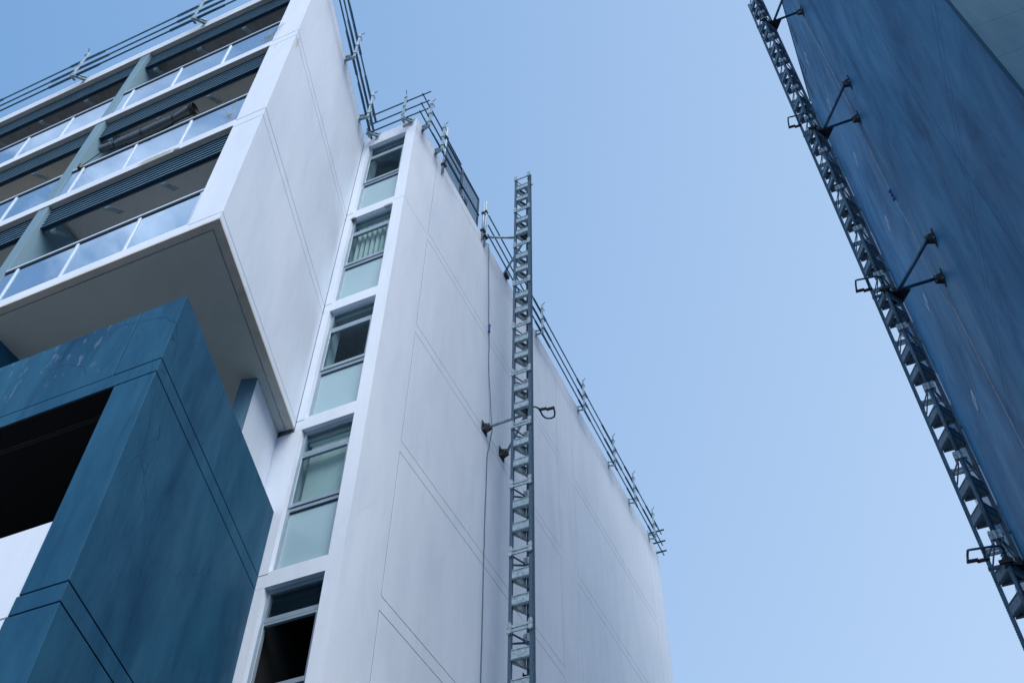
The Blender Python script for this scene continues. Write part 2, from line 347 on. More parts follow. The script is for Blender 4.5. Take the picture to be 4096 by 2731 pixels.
def tower_window(k):
    z0, z1 = 8.742 + 3 * k, 11.48 + 3 * k; x0, x1 = XL_, XR_; y = YT + .085
    W = MB().box(x0, x0 + .055, y, y + .07, z0, z1).box(x1 - .055, x1, y, y + .07, z0, z1)       # jambs
    W.box(x0 + .055, x1 - .055, y, y + .07, z1 - .065, z1).box(x0 + .055, x1 - .055, y + .001, y + .07, z0, z0 + .03)
    W.box(x0 - .02, x1, y + .015, y + .08, z1 - .001, z1 + .02)
    W = W.build('window', FRAME, LB)
    zt, zs = z0 + 2.20, z0 + 1.17        # sash top rail / sash bottom
    MB().box(x0 + .055, x1 - .055, y - .015, y + .06, zt, zt + .075).build('transom', FRAME, W, bevel=.003)
    f = MB().box(x0 + .03, x0 + .075, y - .02, y + .03, zs, zt - .006).box(x1 - .075, x1 - .03, y - .02, y + .03, zs, zt - .006)
    f.box(x0 + .075, x1 - .075, y - .02, y + .03, zs, zs + .07).box(x0 + .075, x1 - .075, y - .02, y + .03, zt - .05, zt - .006)
    f.build('sash', FRAME, W, bevel=.003)
    MB().box(x0 + .055, x1 - .055, y - .002, y + .06, zs - .075, zs - .012).build('transom', FRAME, W, bevel=.003)
    MB().box(x0 + .056, x1 - .056, y + .01, y + .05, zs - .012, zs).box(x0 + .056, x1 - .056, y + .02, y + .05, zs - .10, zs - .075).build('gasket', FRAMED, W)
    box('frosted_pane', x0 + .055, x1 - .055, y + .03, y + .042, z0 + .03, zs - .075, FROST, W)
    if k != -1:
        box('glass_pane', x0 + .055, x1 - .055, y + .034, y + .04, zt + .075, z1 - .065, WGLASS, W)
        box('glass_pane', x0 + .075, x1 - .075, y + .0, y + .006, zs + .07, zt - .05, WGLASS, W)
    else:
        box('glass_pane', x0 + .055, x1 - .055, y + .034, y + .04, zt + .075, z1 - .065, WGLASS, W)
    # room behind
    ry = YT + 2.6
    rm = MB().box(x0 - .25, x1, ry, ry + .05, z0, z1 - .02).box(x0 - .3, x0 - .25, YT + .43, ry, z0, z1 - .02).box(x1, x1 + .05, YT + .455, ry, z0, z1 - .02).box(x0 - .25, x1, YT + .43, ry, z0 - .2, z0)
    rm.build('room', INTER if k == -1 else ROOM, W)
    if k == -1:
        MB().box(x0 - .001, x0 + .004, y + .072, ry, z0 + .04, z1 - .16).box(x1 - .004, x1 + .001, y + .072, ry, z0 + .04, z1 - .16).box(x0, x1, y + .071, ry, z1 - .17, z1 - .165).box(x0, x1, y + .072, ry, z0 + .031, z0 + .04).build('reveal_shade_sheet', INTER, W)  # near-black sheets paint shade over the pale reveal
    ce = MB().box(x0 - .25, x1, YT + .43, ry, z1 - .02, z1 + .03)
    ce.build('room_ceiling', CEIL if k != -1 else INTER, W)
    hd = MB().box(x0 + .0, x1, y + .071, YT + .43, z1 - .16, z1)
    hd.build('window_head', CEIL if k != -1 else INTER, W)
    if k in (0, 1, 2, 3) and k != -1:
        n = 8
        if k in (2, 0):
            sl = MB()
            n = 7
            for i in range(n):
                xc = x0 + .09 + (x1 - x0 - .16) * (i + .5) / n
                ang = 1.05 if k == 2 else 0.10
                dx, dy = .058 * math.cos(ang), .058 * math.sin(ang)
                a = (xc - dx, YT + .235 - dy); b_ = (xc + dx, YT + .235 + dy); c_ = (xc + .02 * math.sin(ang), YT + .235 - .02 * math.cos(ang))
                if k == 0: a, b_, c_ = (xc - .0595 + .003, YT + .235), (xc + .0595 - .003, YT + .235), (xc, YT + .234)
                MB().prism([a, c_, b_, (c_[0] + .002, c_[1] + .004)], z0 + 1.0, z1 - .18).build('blind_slat', BLIND, W)
            MB().box(x0 + .05, x1 - .05, YT + .20, YT + .27, z1 - .20, z1 - .16).build('blind_track', BLIND, W)
    return W
for k in range(-3, 4): tower_window(k)

# ---- tower front wall further left, seen in the gap under the projecting block
# ---- splayed side wall of the projecting block, wraps round the corner pilaster
def wrap(z0, z1, mat, name, xl=-7.26, t=0.30, sh=0.0, bevel=0.003):
    i0 = P0 + US * 3.943 - NS * t
    plan = [(xl, YB + sh), (P0.x - sh, P0.y + sh), (sp(3.935, -sh)), (i0.x, i0.y), (P0.x - t - .12, YB + t), (xl, YB + t)]
    return prism(name, plan, z0, z1, mat, LB, bevel)
cw = [(11.54, 11.69)]
for k in (1, 2, 3):
    z = 8.70 + 3 * k
    top = 20.53 if k == 3 else z + 2.78
    wrap(z + 2 * G, top - G, WHITE, 'corner_wall_panel')
    if k < 3: wrap(z + 2.78 + G * .6, z + 3.0, WHITE, 'corner_floor_band')
wrap(20.53 + .004, ZR, WHITE, 'parapet')
wrap(11.72, 20.7, CORE, 'joint_backing', t=.28, sh=.007, bevel=0)
# left face of pilaster return is covered by the louvre ends; party walls
XP0, XP1 = -11.13, -10.91
for k in (1, 2, 3):
    z = 8.70 + 3 * k
    box('party_wall', XP0, XP1, YB + .012, 7.6, z + .08, z + 2.86 - .03, COLM, LB, bevel=.004)
    box('party_wall', XP0 - 5.4, XP1 - 5.4, YB + .012, 7.6, z + .08, z + 2.86 - .03, COLM, LB, bevel=.004)
# slabs: fascia, soffit edge strip, ceiling
XS = XW
for k in (1, 2, 3, 4):
    z = 8.70 + 3 * k
    zt = z + .06 if k < 4 else ZR
    if k == 1: zb_ = 11.54
    else: zb_ = z - .15
    if k == 1:
        # floor slab of the lowest balcony with its big soffit
        prism('floor_slab', [(XS, YB), (P0.x, P0.y), sp(3.935), (-8.95, YT - .02), (XS, YT - .02)], 11.575, 11.70, WHITE, LB)
        box('fascia', XS, -7.262, YB + .004, YB + .2, 11.702, 11.765, WHITE, LB)
        # drip edge strip around the soffit
        q = [sp(0), sp(3.935), sp(3.935, -.12), sp(.14, -.12)]
        prism('soffit_edge', [(XS, YB), (P0.x, P0.y), (sp(.14, -.12)[0] , YB + .10), (XS, YB + .10)], 11.54, 11.5745, STRIP, LB)
        prism('soffit_edge', [(P0.x, P0.y), sp(3.93), sp(3.93, -.12), (sp(.14, -.12)[0], YB + .10)], 11.54, 11.5745, STRIP, LB)
        e = sp(.17, -.155)
        prism('soffit', [(XS, YB + .13), (e[0], YB + .13), sp(3.93, -.155), (-8.6, YT - .02), (XS, YT - .02)], 11.545, 11.5745, SOFFIT, LB)
    else:
        box('fascia', XS, -7.262, YB + (0 if k < 4 else .0), YB + .105, zb_ + .003, zt, WHITE, LB, bevel=.004)
        box('soffit_edge', XS, -7.262, YB + .002, YB + .104, zb_, zb_ + .0025, STRIP, LB)
        prism('floor_slab', [(XS, YB + .106), (-7.262, YB + .106), (-7.95, 7.6), (XS, 7.6)], z - .09, z + (.03 if k < 4 else -.02), BCEIL, LB)
# back wall of the balconies with dark sliding doors
box('balcony_back_wall', XS, -7.9, 7.6, 7.75, 11.7, 20.6, COLM, LB)
prism('block_core', [(XS, 7.78), (-8.0, 7.78), (-8.4, YT + .02), (-8.2, YT + .9), (XS, YT + .9)], 11.71, 20.55, CORE, LB)
prism('roof_deck', [(XS, YB + .11), (-7.0, YB + .31), (-8.2, YT), (-8.2, YT + .6), (XS, YT + .6)], 20.605, 20.66, ROOFM, LB)
for k in (1, 2, 3):
    z = 8.70 + 3 * k
    for (a, b) in ((-10.4, -8.4), (-15.8, -12.0)):
        d = MB().box(a, a + .06, 7.52, 7.595, z + .05, z + 2.2).box(b - .06, b, 7.52, 7.595, z + .05, z + 2.2).box(a + .06, b - .06, 7.52, 7.595, z + 2.14, z + 2.2).box((a + b) / 2 - .04, (a + b) / 2 + .04, 7.50, 7.595, z + .05, z + 2.14).build('balcony_door', FRAME, LB)
        box('glass_pane', a + .06, b - .06, 7.56, 7.57, z + .05, z + 2.14, INTER, d)

# ---- louvre screens
def louvres(x0, x1, z, brx):
    R_ = MB().box(x0, x1, YB + .150, YB + .162, z - .70, z - .645).build('louvre_screen', BLADE, LB)   # stiffening angle behind the lowest blade
    bl = MB().add([(x0, YB + .085, -.010), (x1, YB + .085, -.010), (x1, YB + .085, .010), (x0, YB + .085, .010),
                   (x0, YB + .165, .010), (x1, YB + .165, .010), (x1, YB + .165, .030), (x0, YB + .165, .030)],
                  [(0, 1, 2, 3), (4, 7, 6, 5), (0, 4, 5, 1), (3, 2, 6, 7), (0, 3, 7, 4), (1, 5, 6, 2)]).mesh('louvre_blade', BLADE, Vector((0, 0, 0)))
    bl.materials.append(LITEDGE)
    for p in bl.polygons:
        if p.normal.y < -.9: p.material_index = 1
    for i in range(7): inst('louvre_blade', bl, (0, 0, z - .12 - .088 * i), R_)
    for bx in brx:
        br = MB().box(bx - .05, bx + .05, YB + .166, YB + .172, z - .765, z - .60)
        for j in range(5):
            y0, zz = YB + .175 + .055 * j, z - .76 + .05 * j
            br.add([(bx - .05, y0, zz), (bx + .05, y0, zz), (bx + .05, y0 + .025, zz - .010), (bx - .05, y0 + .025, zz - .010), (bx - .05, y0 + .05, zz + .042), (bx + .05, y0 + .05, zz + .042)],
                   [(0, 1, 2, 3), (3, 2, 5, 4), (0, 4, 5, 1), (0, 3, 4), (1, 5, 2)])
        br.build('louvre_bracket', GALV, R_)
for k in (2, 3, 4):
    z = 8.70 + 3 * k - .05
    louvres(XP1 + .004, -7.264, z, (-10.68, -9.59, -8.51, -7.45))
    louvres(XP1 - 5.4 + .004, XP0 - .004, z, (-12.46, -13.66, -14.87, -15.9))
    louvres(-22.0, XP0 - 5.404, z, (-17.5, -18.9))

# ---- balustrades
def balustrade(x0, x1, z, posts):
    zt = z + .90
    R_ = MB().box(x0, x1, YB + .012, YB + .065, zt, zt + .042).build('balustrade', RAILW, LB)
    box('under_rail', x0, x1, YB + .022, YB + .056, zt - .035, zt - .001, FRAMED, R_)
    pm = MB().box(-.026, .026, 0, .045, 0, zt - .036 - z).mesh('balustrade_post', RAILW, Vector((0, 0, 0)), bevel=.006)
    for p in posts: inst('balustrade_post', pm, (p, YB + .016, z), R_)
    gm = MB().box(0, 1, 0, .010, .012, zt - .075 - z).mesh('glass_pane', BGLASS)
    xs = sorted([x0 - .03] + list(posts) + [x1 + .03])
    for a, b in zip(xs[:-1], xs[1:]):
        if b - a < .15: continue
        o = inst('glass_pane', gm, (a + .034, YB + .034, z), R_); o.scale = (b - a - .068, 1, 1)
for k in (1, 2, 3):
    z = 8.70 + 3 * k + .065
    balustrade(-10.905, -7.27, z, [-10.65, -9.515, -8.39] + ([-7.30] if k == 1 else []))
    balustrade(-16.30, -11.135, z, [-16.0, -14.38, -13.25, -12.13])
    balustrade(-22, -16.54, z, [-19.5, -18.3, -17.2])

# ---- dark lower block
prism('dark_parapet', [(-7.363, YB), (P0.x, P0.y), sp(3.935), sp(3.935, -.18), (P0.x - .20, YB + .18), (-7.363, YB + .18)], 8.70 + G, 9.85, DARK, LB, .004)
o_ = box('dark_parapet', XS, -7.385, YB + .004, YB + .18, 8.70 + G, 9.85, DARKD, LB, bevel=.004)
def dwrap(z0, z1, xl, name, mat=DARK): return prism(name, [(xl, YB), (P0.x, P0.y), sp(3.935), sp(3.935, -.3), (P0.x - .33, YB + .3), (xl, YB + .3)], z0, z1, mat, LB, .004)
dwrap(8.48 + G, 8.70 - G, XS, 'dark_floor_band')
dwrap(5.66 + G, 8.48 - G, -7.266, 'dark_wall_panel')
dwrap(5.44 + G, 5.66 - G, -7.29, 'dark_floor_band')
dwrap(2.66 + G, 5.44 - G, -7.31, 'dark_wall_panel')
dwrap(GZ, 2.66 - G, -7.31, 'dark_wall_panel')
MB().prism([(-7.25, YB + .016), (P0.x - .018, P0.y + .016), sp(3.93, -.02), sp(3.93, -.28), (P0.x - .3, YB + .28), (-7.25, YB + .28)], GZ, 9.6).build('joint_backing', DCORE, LB)
MB().box(XS, -7.25, YB + .03, YB + .16, 8.5, 9.7).build('joint_backing', DCORE, LB)
# white spandrel under the dark opening, with one joint
box('white_spandrel', XS, -7.27, YB + .012, YB + .2, 5.445 + G, 6.546, WHITE, LB, bevel=.004)
box('white_spandrel', XS, -7.32, YB + .012, YB + .2, 2.66, 5.445 - G, WHITE, LB, bevel=.004)
box('white_spandrel', XS, -7.32, YB + .022, YB + .19, GZ, 5.6, CORE, LB)
# void behind the opening, its shade painted near-black
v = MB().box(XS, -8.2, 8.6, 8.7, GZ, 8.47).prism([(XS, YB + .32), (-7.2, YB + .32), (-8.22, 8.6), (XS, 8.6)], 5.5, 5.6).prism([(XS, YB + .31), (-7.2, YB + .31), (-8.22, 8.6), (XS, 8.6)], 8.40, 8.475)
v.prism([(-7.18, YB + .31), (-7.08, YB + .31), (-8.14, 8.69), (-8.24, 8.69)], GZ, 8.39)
v.box(XS, -7.267, YB + .012, YB + .30, 8.474, 8.484).box(-7.275, -7.2665, YB + .014, YB + .30, 6.55, 8.47)  # thin near-black sheets paint shade under the band and beside the pilaster
v.build('painted_dark_void', INTER, LB)
mb = MB(); mb.tube([(-7.62, 6.2, 8.39), (-7.62, 6.2, 8.33)], [.10, .12], 18); mb.build('void_light', simple_mat("dull_lamp_shell", (.05, .06, .07), .4), LB, smooth=True)
# upper open balcony of the dark block: slab, white blade wall, party wall, back wall
prism('floor_slab', [(XS, YB + .19), (-7.1, YB + .19), (-8.2, YT), (XS, YT)], 8.50, 8.72, SOFFIT, LB)
prism('wall_end_cap', [(-8.045, 7.742), (-7.806, 7.822), (-7.812, 7.835), (-8.045, 7.756)], 8.73, 11.542, GREYP, LB)
prism('blade_wall', [(-8.04, 7.758), (-7.814, 7.838), (-8.165, YT - .004), (-8.40, YT - .004)], 8.73, 11.542, WHITE, LB, .003)
box('party_wall', XP0, -10.86, YB + .35, YT, 8.73, 11.542, DARK, LB)
box('balcony_back_wall', XS, -8.9, YT + .0, YT + .3, 8.7, 11.54, COLM, LB)

# faint drips and moss are in the materials; corroded patch under the middle slab
# ================================================================== RIGHT BUILDING
XR = 2.433; YN = 5.69; YF = 18.80; ZT = 32.46
RB = thing('dark_building', 'tall dark blue rendered building with blank side wall across the lane', 'building', (8, 12, GZ))
box('structural_core', XR + .1, 17, YN + .1, YF - .1, GZ, ZT - .2, DCORE, RB)
yj = [YN, 8.40, 18.80]
levs = [8.70 + 3 * k for k in range(-3, 9)]
box('joint_backing', XR + .012, XR + .10, YN + .02, YF - .02, GZ, ZT - .05, DCORE, RB)
for a, b in ((YN, 8.40), (8.40, YF)):
    prev = GZ
    a0 = a + .0905 if a == YN else a
    for z in levs + [ZT + .22]:
        z0, z1 = prev, min(z - .22, ZT)
        if z1 - z0 > .3:
            if a == YN:
                box('wall_panel', XR, XR + .09, a0, b - G * .8, z0 + G * .8, z1 - G * .8, DARK2, RB)
            else: box('wall_panel', XR, XR + .09, a + G * .8, b, z0 + G * .8, z1 - G * .8, DARK2, RB)
        if z < ZT:
            if a == YN: box('floor_band', XR, XR + .09, a0, b - G * .8, z - .22 + G * .4, z - G * .4, DARK2, RB)
            else: box('floor_band', XR, XR + .09, a + G * .8, b, z - .22 + G * .4, z - G * .4, DARK2, RB)
        prev = z
# near front face, paler
prev = GZ
for z in [8.66] + [8.66 + .70 * i for i in range(1, 34)]:
    if prev > 8 and z - prev < .8 or prev == GZ:
        box('front_panel', XR + .001, 16.9, YN, YN + .0895, prev + .0015, min(z, ZT) - .0015, FRONTP if prev > 8 else DARK2, RB)
    prev = z
box('coping', XR - .02, 17.02, YN - .02, YF + .02, ZT, ZT + .05, DARK2, RB)
box('rear_wall', XR + .09, 17, YF - .09, YF, GZ, ZT, DARK2, RB)
box('far_wall', 16.9, 17, YN + .1, YF - .1, GZ, ZT, DARK2, RB)
box('unseen_podium', XR + .25, 17, -14, YN - .001, GZ, 7.9, DARK2, RB)  # out-of-view extension, added to shade the lower walls of the lane
# square white vent covers
vm = MB().box(-.012, 0, -.15, .15, -.15, -.12).box(-.012, 0, -.15, .15, .12, .15).box(-.012, 0, -.15, -.12, -.12, .12).box(-.012, 0, .12, .15, -.12, .12).mesh('vent', RAILW)
vg = MB().box(-.006, 0, -.12, .12, -.12, .12).mesh('vent_grille', GREYP)
vs_ = MB().box(-.010, -.005, -.12, .12, -.008, .008).mesh('vent_slat', GALV)
for k in range(-1, 6):
    o = inst('vent', vm, (XR, 15.58, 14.31 + 3.01 * k), RB); OFF[o.name] = Vector((XR, 15.58, 14.31 + 3.01 * k))
    inst('vent_grille', vg, (XR, 15.58, 14.31 + 3.01 * k), o)
    for j in (-.07, 0, .07): inst('vent_slat', vs_, (XR, 15.58, 14.31 + 3.01 * k + j), o)
# white strip with a column of windows beyond the far end of the wall
for k in range(-3, 8):
    z = 8.70 + 3 * k
    box('white_spandrel', 2.10, XR + .3, YF + .003, YF + .4, z - .35, z + .75, WHITE, RB)
    w = MB().box(2.12, 2.16, YF + .02, YF + .09, z + .755, z + 2.64).box(2.16, XR + .3, YF + .02, YF + .09, z + .755, z + .80).box(2.16, XR + .3, YF + .02, YF + .09, z + 1.9, z + 1.95).box(2.33, 2.37, YF + .01, YF + .09, z + .80, z + 1.9).build('window', BLADE, RB)
    box('frosted_pane', 2.16, XR + .3, YF + .04, YF + .06, z + .80, z + 1.9, FROST, w)
    box('glass_pane', 2.16, XR + .3, YF + .04, YF + .06, z + 1.95, z + 2.64, BGLASS, w)
# clerestory slots near the roof edge
for (a, b, z0, z1) in ((15.50, 15.95, 31.15, 31.85), (16.75, 17.0, 31.0, 31.9), (17.5, 17.9, 31.0, 32.2)):
    f = box('roof_vent_slot', XR - .004, XR + .001, a, b, z0, z1, RUST, RB)
    box('slot_flap', XR - .03, XR - .004, a, b, z0 - .04, z0 - .0, GALV, f)
# ================================================================== ROOF EDGE PROTECTION
def guardrail(label, p0, p1, zr, posts, nrm, group, reach=.24, sleeves=True, zs=(-.15, .24, .68)):
    """p0,p1 plan ends of the wall face line; posts = distances along; rails run from first to last with sleeves"""
    p0, p1 = Vector(p0), Vector(p1); u = (p1 - p0).normalized(); nrm = Vector(nrm); Lg = (p1 - p0).length
    T = thing('roof_guardrail', label, 'guardrail', (p0.x, p0.y, zr), group)
    def P(s, o, z): q = p0 + u * s + nrm * o; return (q.x, q.y, z)
    for j, dz in enumerate(zs):
        r = MB().tube([P(0, reach - .05, zr + dz), P(Lg, reach - .05, zr + dz + random.uniform(-.01, .01))], .018, 8).build('rail_tube', TUBEM, T, smooth=True)
        if sleeves:
            for s in posts:
                a = max(-.1, s - random.uniform(.25, .9)); b = min(Lg + .1, s + random.uniform(.3, .8))
                MB().tube([P(a, reach - .05, zr + dz - .005), P(b, reach - .05, zr + dz - .005)], .029, 8).build('rail_sleeve', TUBEM, T, smooth=True)
    for s in posts:
        po = MB().bar(P(s, reach, zr - .25), P(s, reach, zr + .92), .042, .042, (u.x, u.y, 0)).build('guardrail_post', GALV, T)
        bk = MB().bar(P(s + .02, reach, zr - .24), P(s + .12, .005, zr - .10), .06, .012).bar(P(s, reach, zr - .15), P(s + .10, .01, zr + .04), .05, .012)
        bk.bar(P(s + .10, .008, zr - .22), P(s + .14, .008, zr + .05), .09, .012, (nrm.x, nrm.y, 0)).bar(P(s, reach + .0, zr - .27), P(s, reach - .12, zr - .24), .05, .02).build('wall_bracket', GALV, po)
        for dz in zs:
            MB().tube([P(s - .05, reach - .07, zr + dz + .03), P(s - .02, reach + .03, zr + dz + .05), P(s + .05, reach + .04, zr + dz + .05), P(s + .06, reach + .03, zr + dz)], .008, 5).build('rail_hook', GALVD, po)
            q = P(s, reach - .045, zr + dz)
            box('rail_clamp', q[0] - .022, q[0] + .022, q[1] - .022, q[1] + .022, q[2] - .026, q[2] + .026, GALVD, po)
        MB().tube([P(s, reach, zr + .90), P(s + .02, reach + .05, zr + .97), P(s + .02, reach + .07, zr + 1.01)], .010, 5).build('top_hook', GALVD, po)
    return T
GR = 'edge protection guardrails along the roofs'
guardrail('guardrail of three long dark tubes along the far roof edge beyond the mast', (XT, 12.3), (XT, 25.45), 20.83, (3.25, 6.2, 8.6, 10.35, 12.15), (1, 0), GR)
guardrail('short guardrail on the tower side edge before the mesh panel', (XT, 8.75), (XT, 10.75), 20.83, (.36, 1.0), (1, 0), GR, sleeves=False)
guardrail('short guardrail across the tower front above the top window', (-7.72, YT), (-6.15, YT), 20.83, (.08, .95), (0, -1), GR, sleeves=False)
guardrail('guardrail along the slanted roof edge of the projecting block', sp(-.2), sp(3.75), 20.83, (2.05, 3.45), (NS.x, NS.y), GR)
guardrail('guardrail above the front balconies at the left roof edge', (-20, YB), (-6.9, YB), 20.83, (4.1, 7.2, 10.33, 12.4), (0, -1), GR)
# short cross tubes at the far corner
T = thing('roof_guardrail', 'stub guardrail turning the far roof corner of the tower', 'guardrail', (XT, 25.2, 20.8), GR)
for dz in (-.15, .24, .68): MB().tube([(-6.95, 25.25, 20.83 + dz), (-6.2, 25.25, 20.83 + dz)], .03, 8).build('rail_tube', TUBEM, T, smooth=True)
MB().bar((-6.72, 25.2, 20.6), (-6.72, 25.2, 21.6), .045, .045).build('guardrail_post', GALV, T)

# mesh fence panel with poles between the guardrails
FP = thing('mesh_fence', 'steel mesh fence panel standing on the tower roof edge beside the mast', 'mesh fence', (XT, 11.2, 20.85))
xf = XT - .03
MB().bar((xf, 10.36, 20.9), (xf, 10.36, 22.1), .04, .04).bar((xf, 12.13, 20.9), (xf, 12.13, 22.14), .04, .04).bar((xf, 11.2, 20.9), (xf, 11.2, 22.12), .05, .07).bar((xf, 10.36, 22.1), (xf, 12.13, 22.14), .04, .05).bar((xf, 10.36, 20.9), (xf, 12.13, 20.9), .04, .04).build('panel_frame', GALVD, FP)
wm = MB()
for i in range(36): y = 10.38 + i * .05; wm.bar((xf, y, 20.9), (xf, y, 22.1), .006, .006)
for i in range(24): z = 20.92 + i * .05; wm.bar((xf, 10.36, z), (xf, 12.13, z), .006, .006)
wm.build('mesh_wires', GALVD, FP, kind='stuff')
MB().tube([(xf + .05, 9.6, 21.25), (xf + .05, 12.1, 21.32)], .024, 8).build('cross_tube', TUBEM, FP, smooth=True)
for (y, a, b) in ((10.22, 20.4, 22.5), (12.33, 20.6, 22.2), (12.46, 20.5, 22.45)):
    p = MB().tube([(XT + .03, y, a), (XT + .03, y, b)], .028, 10).build('pole', GALV, FP, smooth=True)
    MB().box(XT - .01, XT + .09, y - .06, y + .06, a + .32, a + .38).box(XT - .01, XT + .07, y - .05, y + .05, b - .5, b - .45).build('pole_clamp', BLACK, p)
FL = thing('floodlight', 'small caged floodlight hanging behind the mesh panel on the roof edge', 'floodlight', (xf, 11.45, 21.1))
MB().box(xf - .12, xf + .02, 11.36, 11.56, 21.0, 21.16).build('lamp_body', GALVD, FL, bevel=.01)
MB().box(xf - .10, xf - .01, 11.38, 11.54, 20.985, 20.998).build('lamp_lens', RAILW, FL)

# ================================================================== MASTS
def mast(name_label, cx, cy, rz, zj, nsec, tops, ties, hoops, group, tube_side):
    ca, sa = math.cos(rz), math.sin(rz)
    T = thing('climber_mast', name_label, 'mast', (cx, cy, GZ), group)
    return T
CH = .18; TY = .31
def mast_meshes():
    d = {}
    d['chord_square'] = MB().box(-.028, .028, -.028, .028, -1.498, -.002).box(-.034, -.0285, -.012, .012, -1.498, -.002).mesh('chord', GALVD)
    rk = MB().box(-.028, .028, -.028, .028, -1.498, -.002).box(.0285, .045, -.016, .016, -1.498, -.002)
    for i in range(36): rk.box(.0452, .060, -.014, .014, -1.49 + i * .0415, -1.467 + i * .0415)
    d['rack'] = rk.mesh('rack_chord', GALVD)
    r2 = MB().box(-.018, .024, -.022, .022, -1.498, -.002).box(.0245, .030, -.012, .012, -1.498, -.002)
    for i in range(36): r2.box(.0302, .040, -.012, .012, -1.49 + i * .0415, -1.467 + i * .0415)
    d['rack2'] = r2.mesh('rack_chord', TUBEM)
    d['tube'] = MB().tube([(0, 0, -1.498), (0, 0, -.002)], .036, 14).mesh('tube_chord', GALVD, smooth=True)
    # channel plate, length l along x, outward -y
    def plate(l):
        return MB().box(-l / 2, l / 2, -.010, -.004, -.095, .095).box(-l / 2, l / 2, -.020, -.0102, .072, .082).box(-l / 2, l / 2, -.020, -.0102, -.082, -.072).box(-l / 2, l / 2, -.0038, .040, -.095, -.089).box(-l / 2, l / 2, -.0038, .040, .089, .095).mesh('cross_plate', GALV)
    d['plate_f'] = plate(.302); d['plate_s'] = plate(.285)
    for q_ in ('plate_f', 'plate_s'):
        d[q_ + '2'] = d[q_].copy(); d[q_ + '2'].materials[0] = GALVSH
    d['bars'] = MB().box(-.15, .15, -.012, .012, .012, .058).box(-.15, .15, -.012, .012, -.058, -.012).mesh('joint_bars', GALV)
    d['bars_l'] = MB().box(-.15, .15, -.012, .012, -.058, -.012).mesh('joint_bars', GALV)
    d['block'] = MB().box(-.034, .034, -.06, -.029, -.09, -.004).box(-.034, .034, -.06, -.029, .004, .09).tube([(0, -.045, -.11), (0, -.045, .115)], .012, 6).mesh('joint_block', GALV)
    d['collar'] = MB().box(-.085, -.037, -.04, .04, .004, .07).box(.037, .085, -.04, .04, .004, .07).box(-.085, -.037, -.04, .04, -.07, -.004).box(.037, .085, -.04, .04, -.07, -.004).tube([(0, 0, -.07), (0, 0, .07)], .043, 14).tube([(-.06, 0, -.1), (-.06, 0, .1)], .011, 6).tube([(.06, 0, -.1), (.06, 0, .1)], .011, 6).mesh('joint_collar', GALV)
    for s, nm in ((-1, 'fan_l'), (1, 'fan_r')):
        d[nm] = MB().bar((s * (CH - .02), .0, -.07), (s * .05, TY - .03, -.055), .010, .035).bar((s * (CH - .02), .0, -.25), (s * .05, TY - .03, -.09), .010, .035).mesh('joint_brace', GALVD)
    return d
MM = mast_meshes()
def build_mast(label, cx, cy, rz, ztop, zbot, group):
    T = thing('climber_mast', label, 'mast', (cx, cy, GZ), group)
    def Wp(x, y, z): return (cx + x * math.cos(rz) - y * math.sin(rz), cy + x * math.sin(rz) + y * math.cos(rz), z)
    z = ztop; first = True
    ang = math.atan2(TY, CH)   # side faces
    dark_ = rz != 0
    while z > zbot:
        S = inst('mast_section', MM['tube'], Wp(0, TY, z), T, rz); OFF[S.name] = Vector(Wp(0, TY, z))
        def I(nm, me, x, y, dz, r=0.0):
            wx, wy, wz = Wp(x, y, z + dz); o_ = Vector((wx, wy, wz)) - OFF[S.name]
            inv = Matrix.Rotation(-rz, 3, 'Z') @ o_
            ob = bpy.data.objects.new(nm, me); COL.objects.link(ob); ob.parent = S; ob.location = inv; ob.rotation_euler = (0, 0, r)
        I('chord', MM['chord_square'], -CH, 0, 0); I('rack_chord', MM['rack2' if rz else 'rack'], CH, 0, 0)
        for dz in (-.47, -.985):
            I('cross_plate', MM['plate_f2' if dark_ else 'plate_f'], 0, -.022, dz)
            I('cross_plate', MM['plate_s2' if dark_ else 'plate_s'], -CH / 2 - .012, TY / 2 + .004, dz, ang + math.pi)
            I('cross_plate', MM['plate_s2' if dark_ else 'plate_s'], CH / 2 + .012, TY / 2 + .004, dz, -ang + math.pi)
        I('joint_bars', MM['bars_l'] if first else MM['bars'], 0, -.02, 0)
        I('joint_block', MM['block'], -CH, 0, 0); I('joint_block', MM['block'], CH, 0, 0)
        I('joint_collar', MM['collar'], 0, TY, 0)
        I('joint_brace', MM['fan_l'], 0, 0, 0); I('joint_brace', MM['fan_r'], 0, 0, 0)
        z -= 1.5; first = False
    return T, Wp
BOLT = MB().tube([(-.01, 0, 0), (.01, 0, 0)], .012, 6).mesh('anchor_bolt', GALV)
def anchor(x, y, z, side, parent):
    """bolted base plate on the wall face with two perforated cheeks; side=+1 wall faces +x"""
    s = side
    a = MB().box(x + s * .001, x + s * .016, y - .12, y + .12, z - .13, z + .13)
    for dy in (-.05, .05):
        a.add([(x + s * .016, y + dy - .004, z - .11), (x + s * .016, y + dy + .004, z - .11), (x + s * .016, y + dy + .004, z + .09), (x + s * .016, y + dy - .004, z + .09),
               (x + s * .15, y + dy - .004, z - .04), (x + s * .15, y + dy + .004, z - .04), (x + s * .15, y + dy + .004, z + .05), (x + s * .15, y + dy - .004, z + .05)],
              [(0, 1, 2, 3), (4, 7, 6, 5), (0, 4, 5, 1), (1, 5, 6, 2), (2, 6, 7, 3), (3, 7, 4, 0)])
    o = a.build('wall_anchor', RUST, parent)
    for dy in (-.09, .09):
        for dz in (-.09, .09): inst('anchor_bolt', BOLT, (x + s * .026, y + dy, z + dz), parent)
    MB().tube([(x + s * .12, y - .08, z), (x + s * .12, y + .08, z)], .012, 6).build('hinge_pin', GALV, parent)
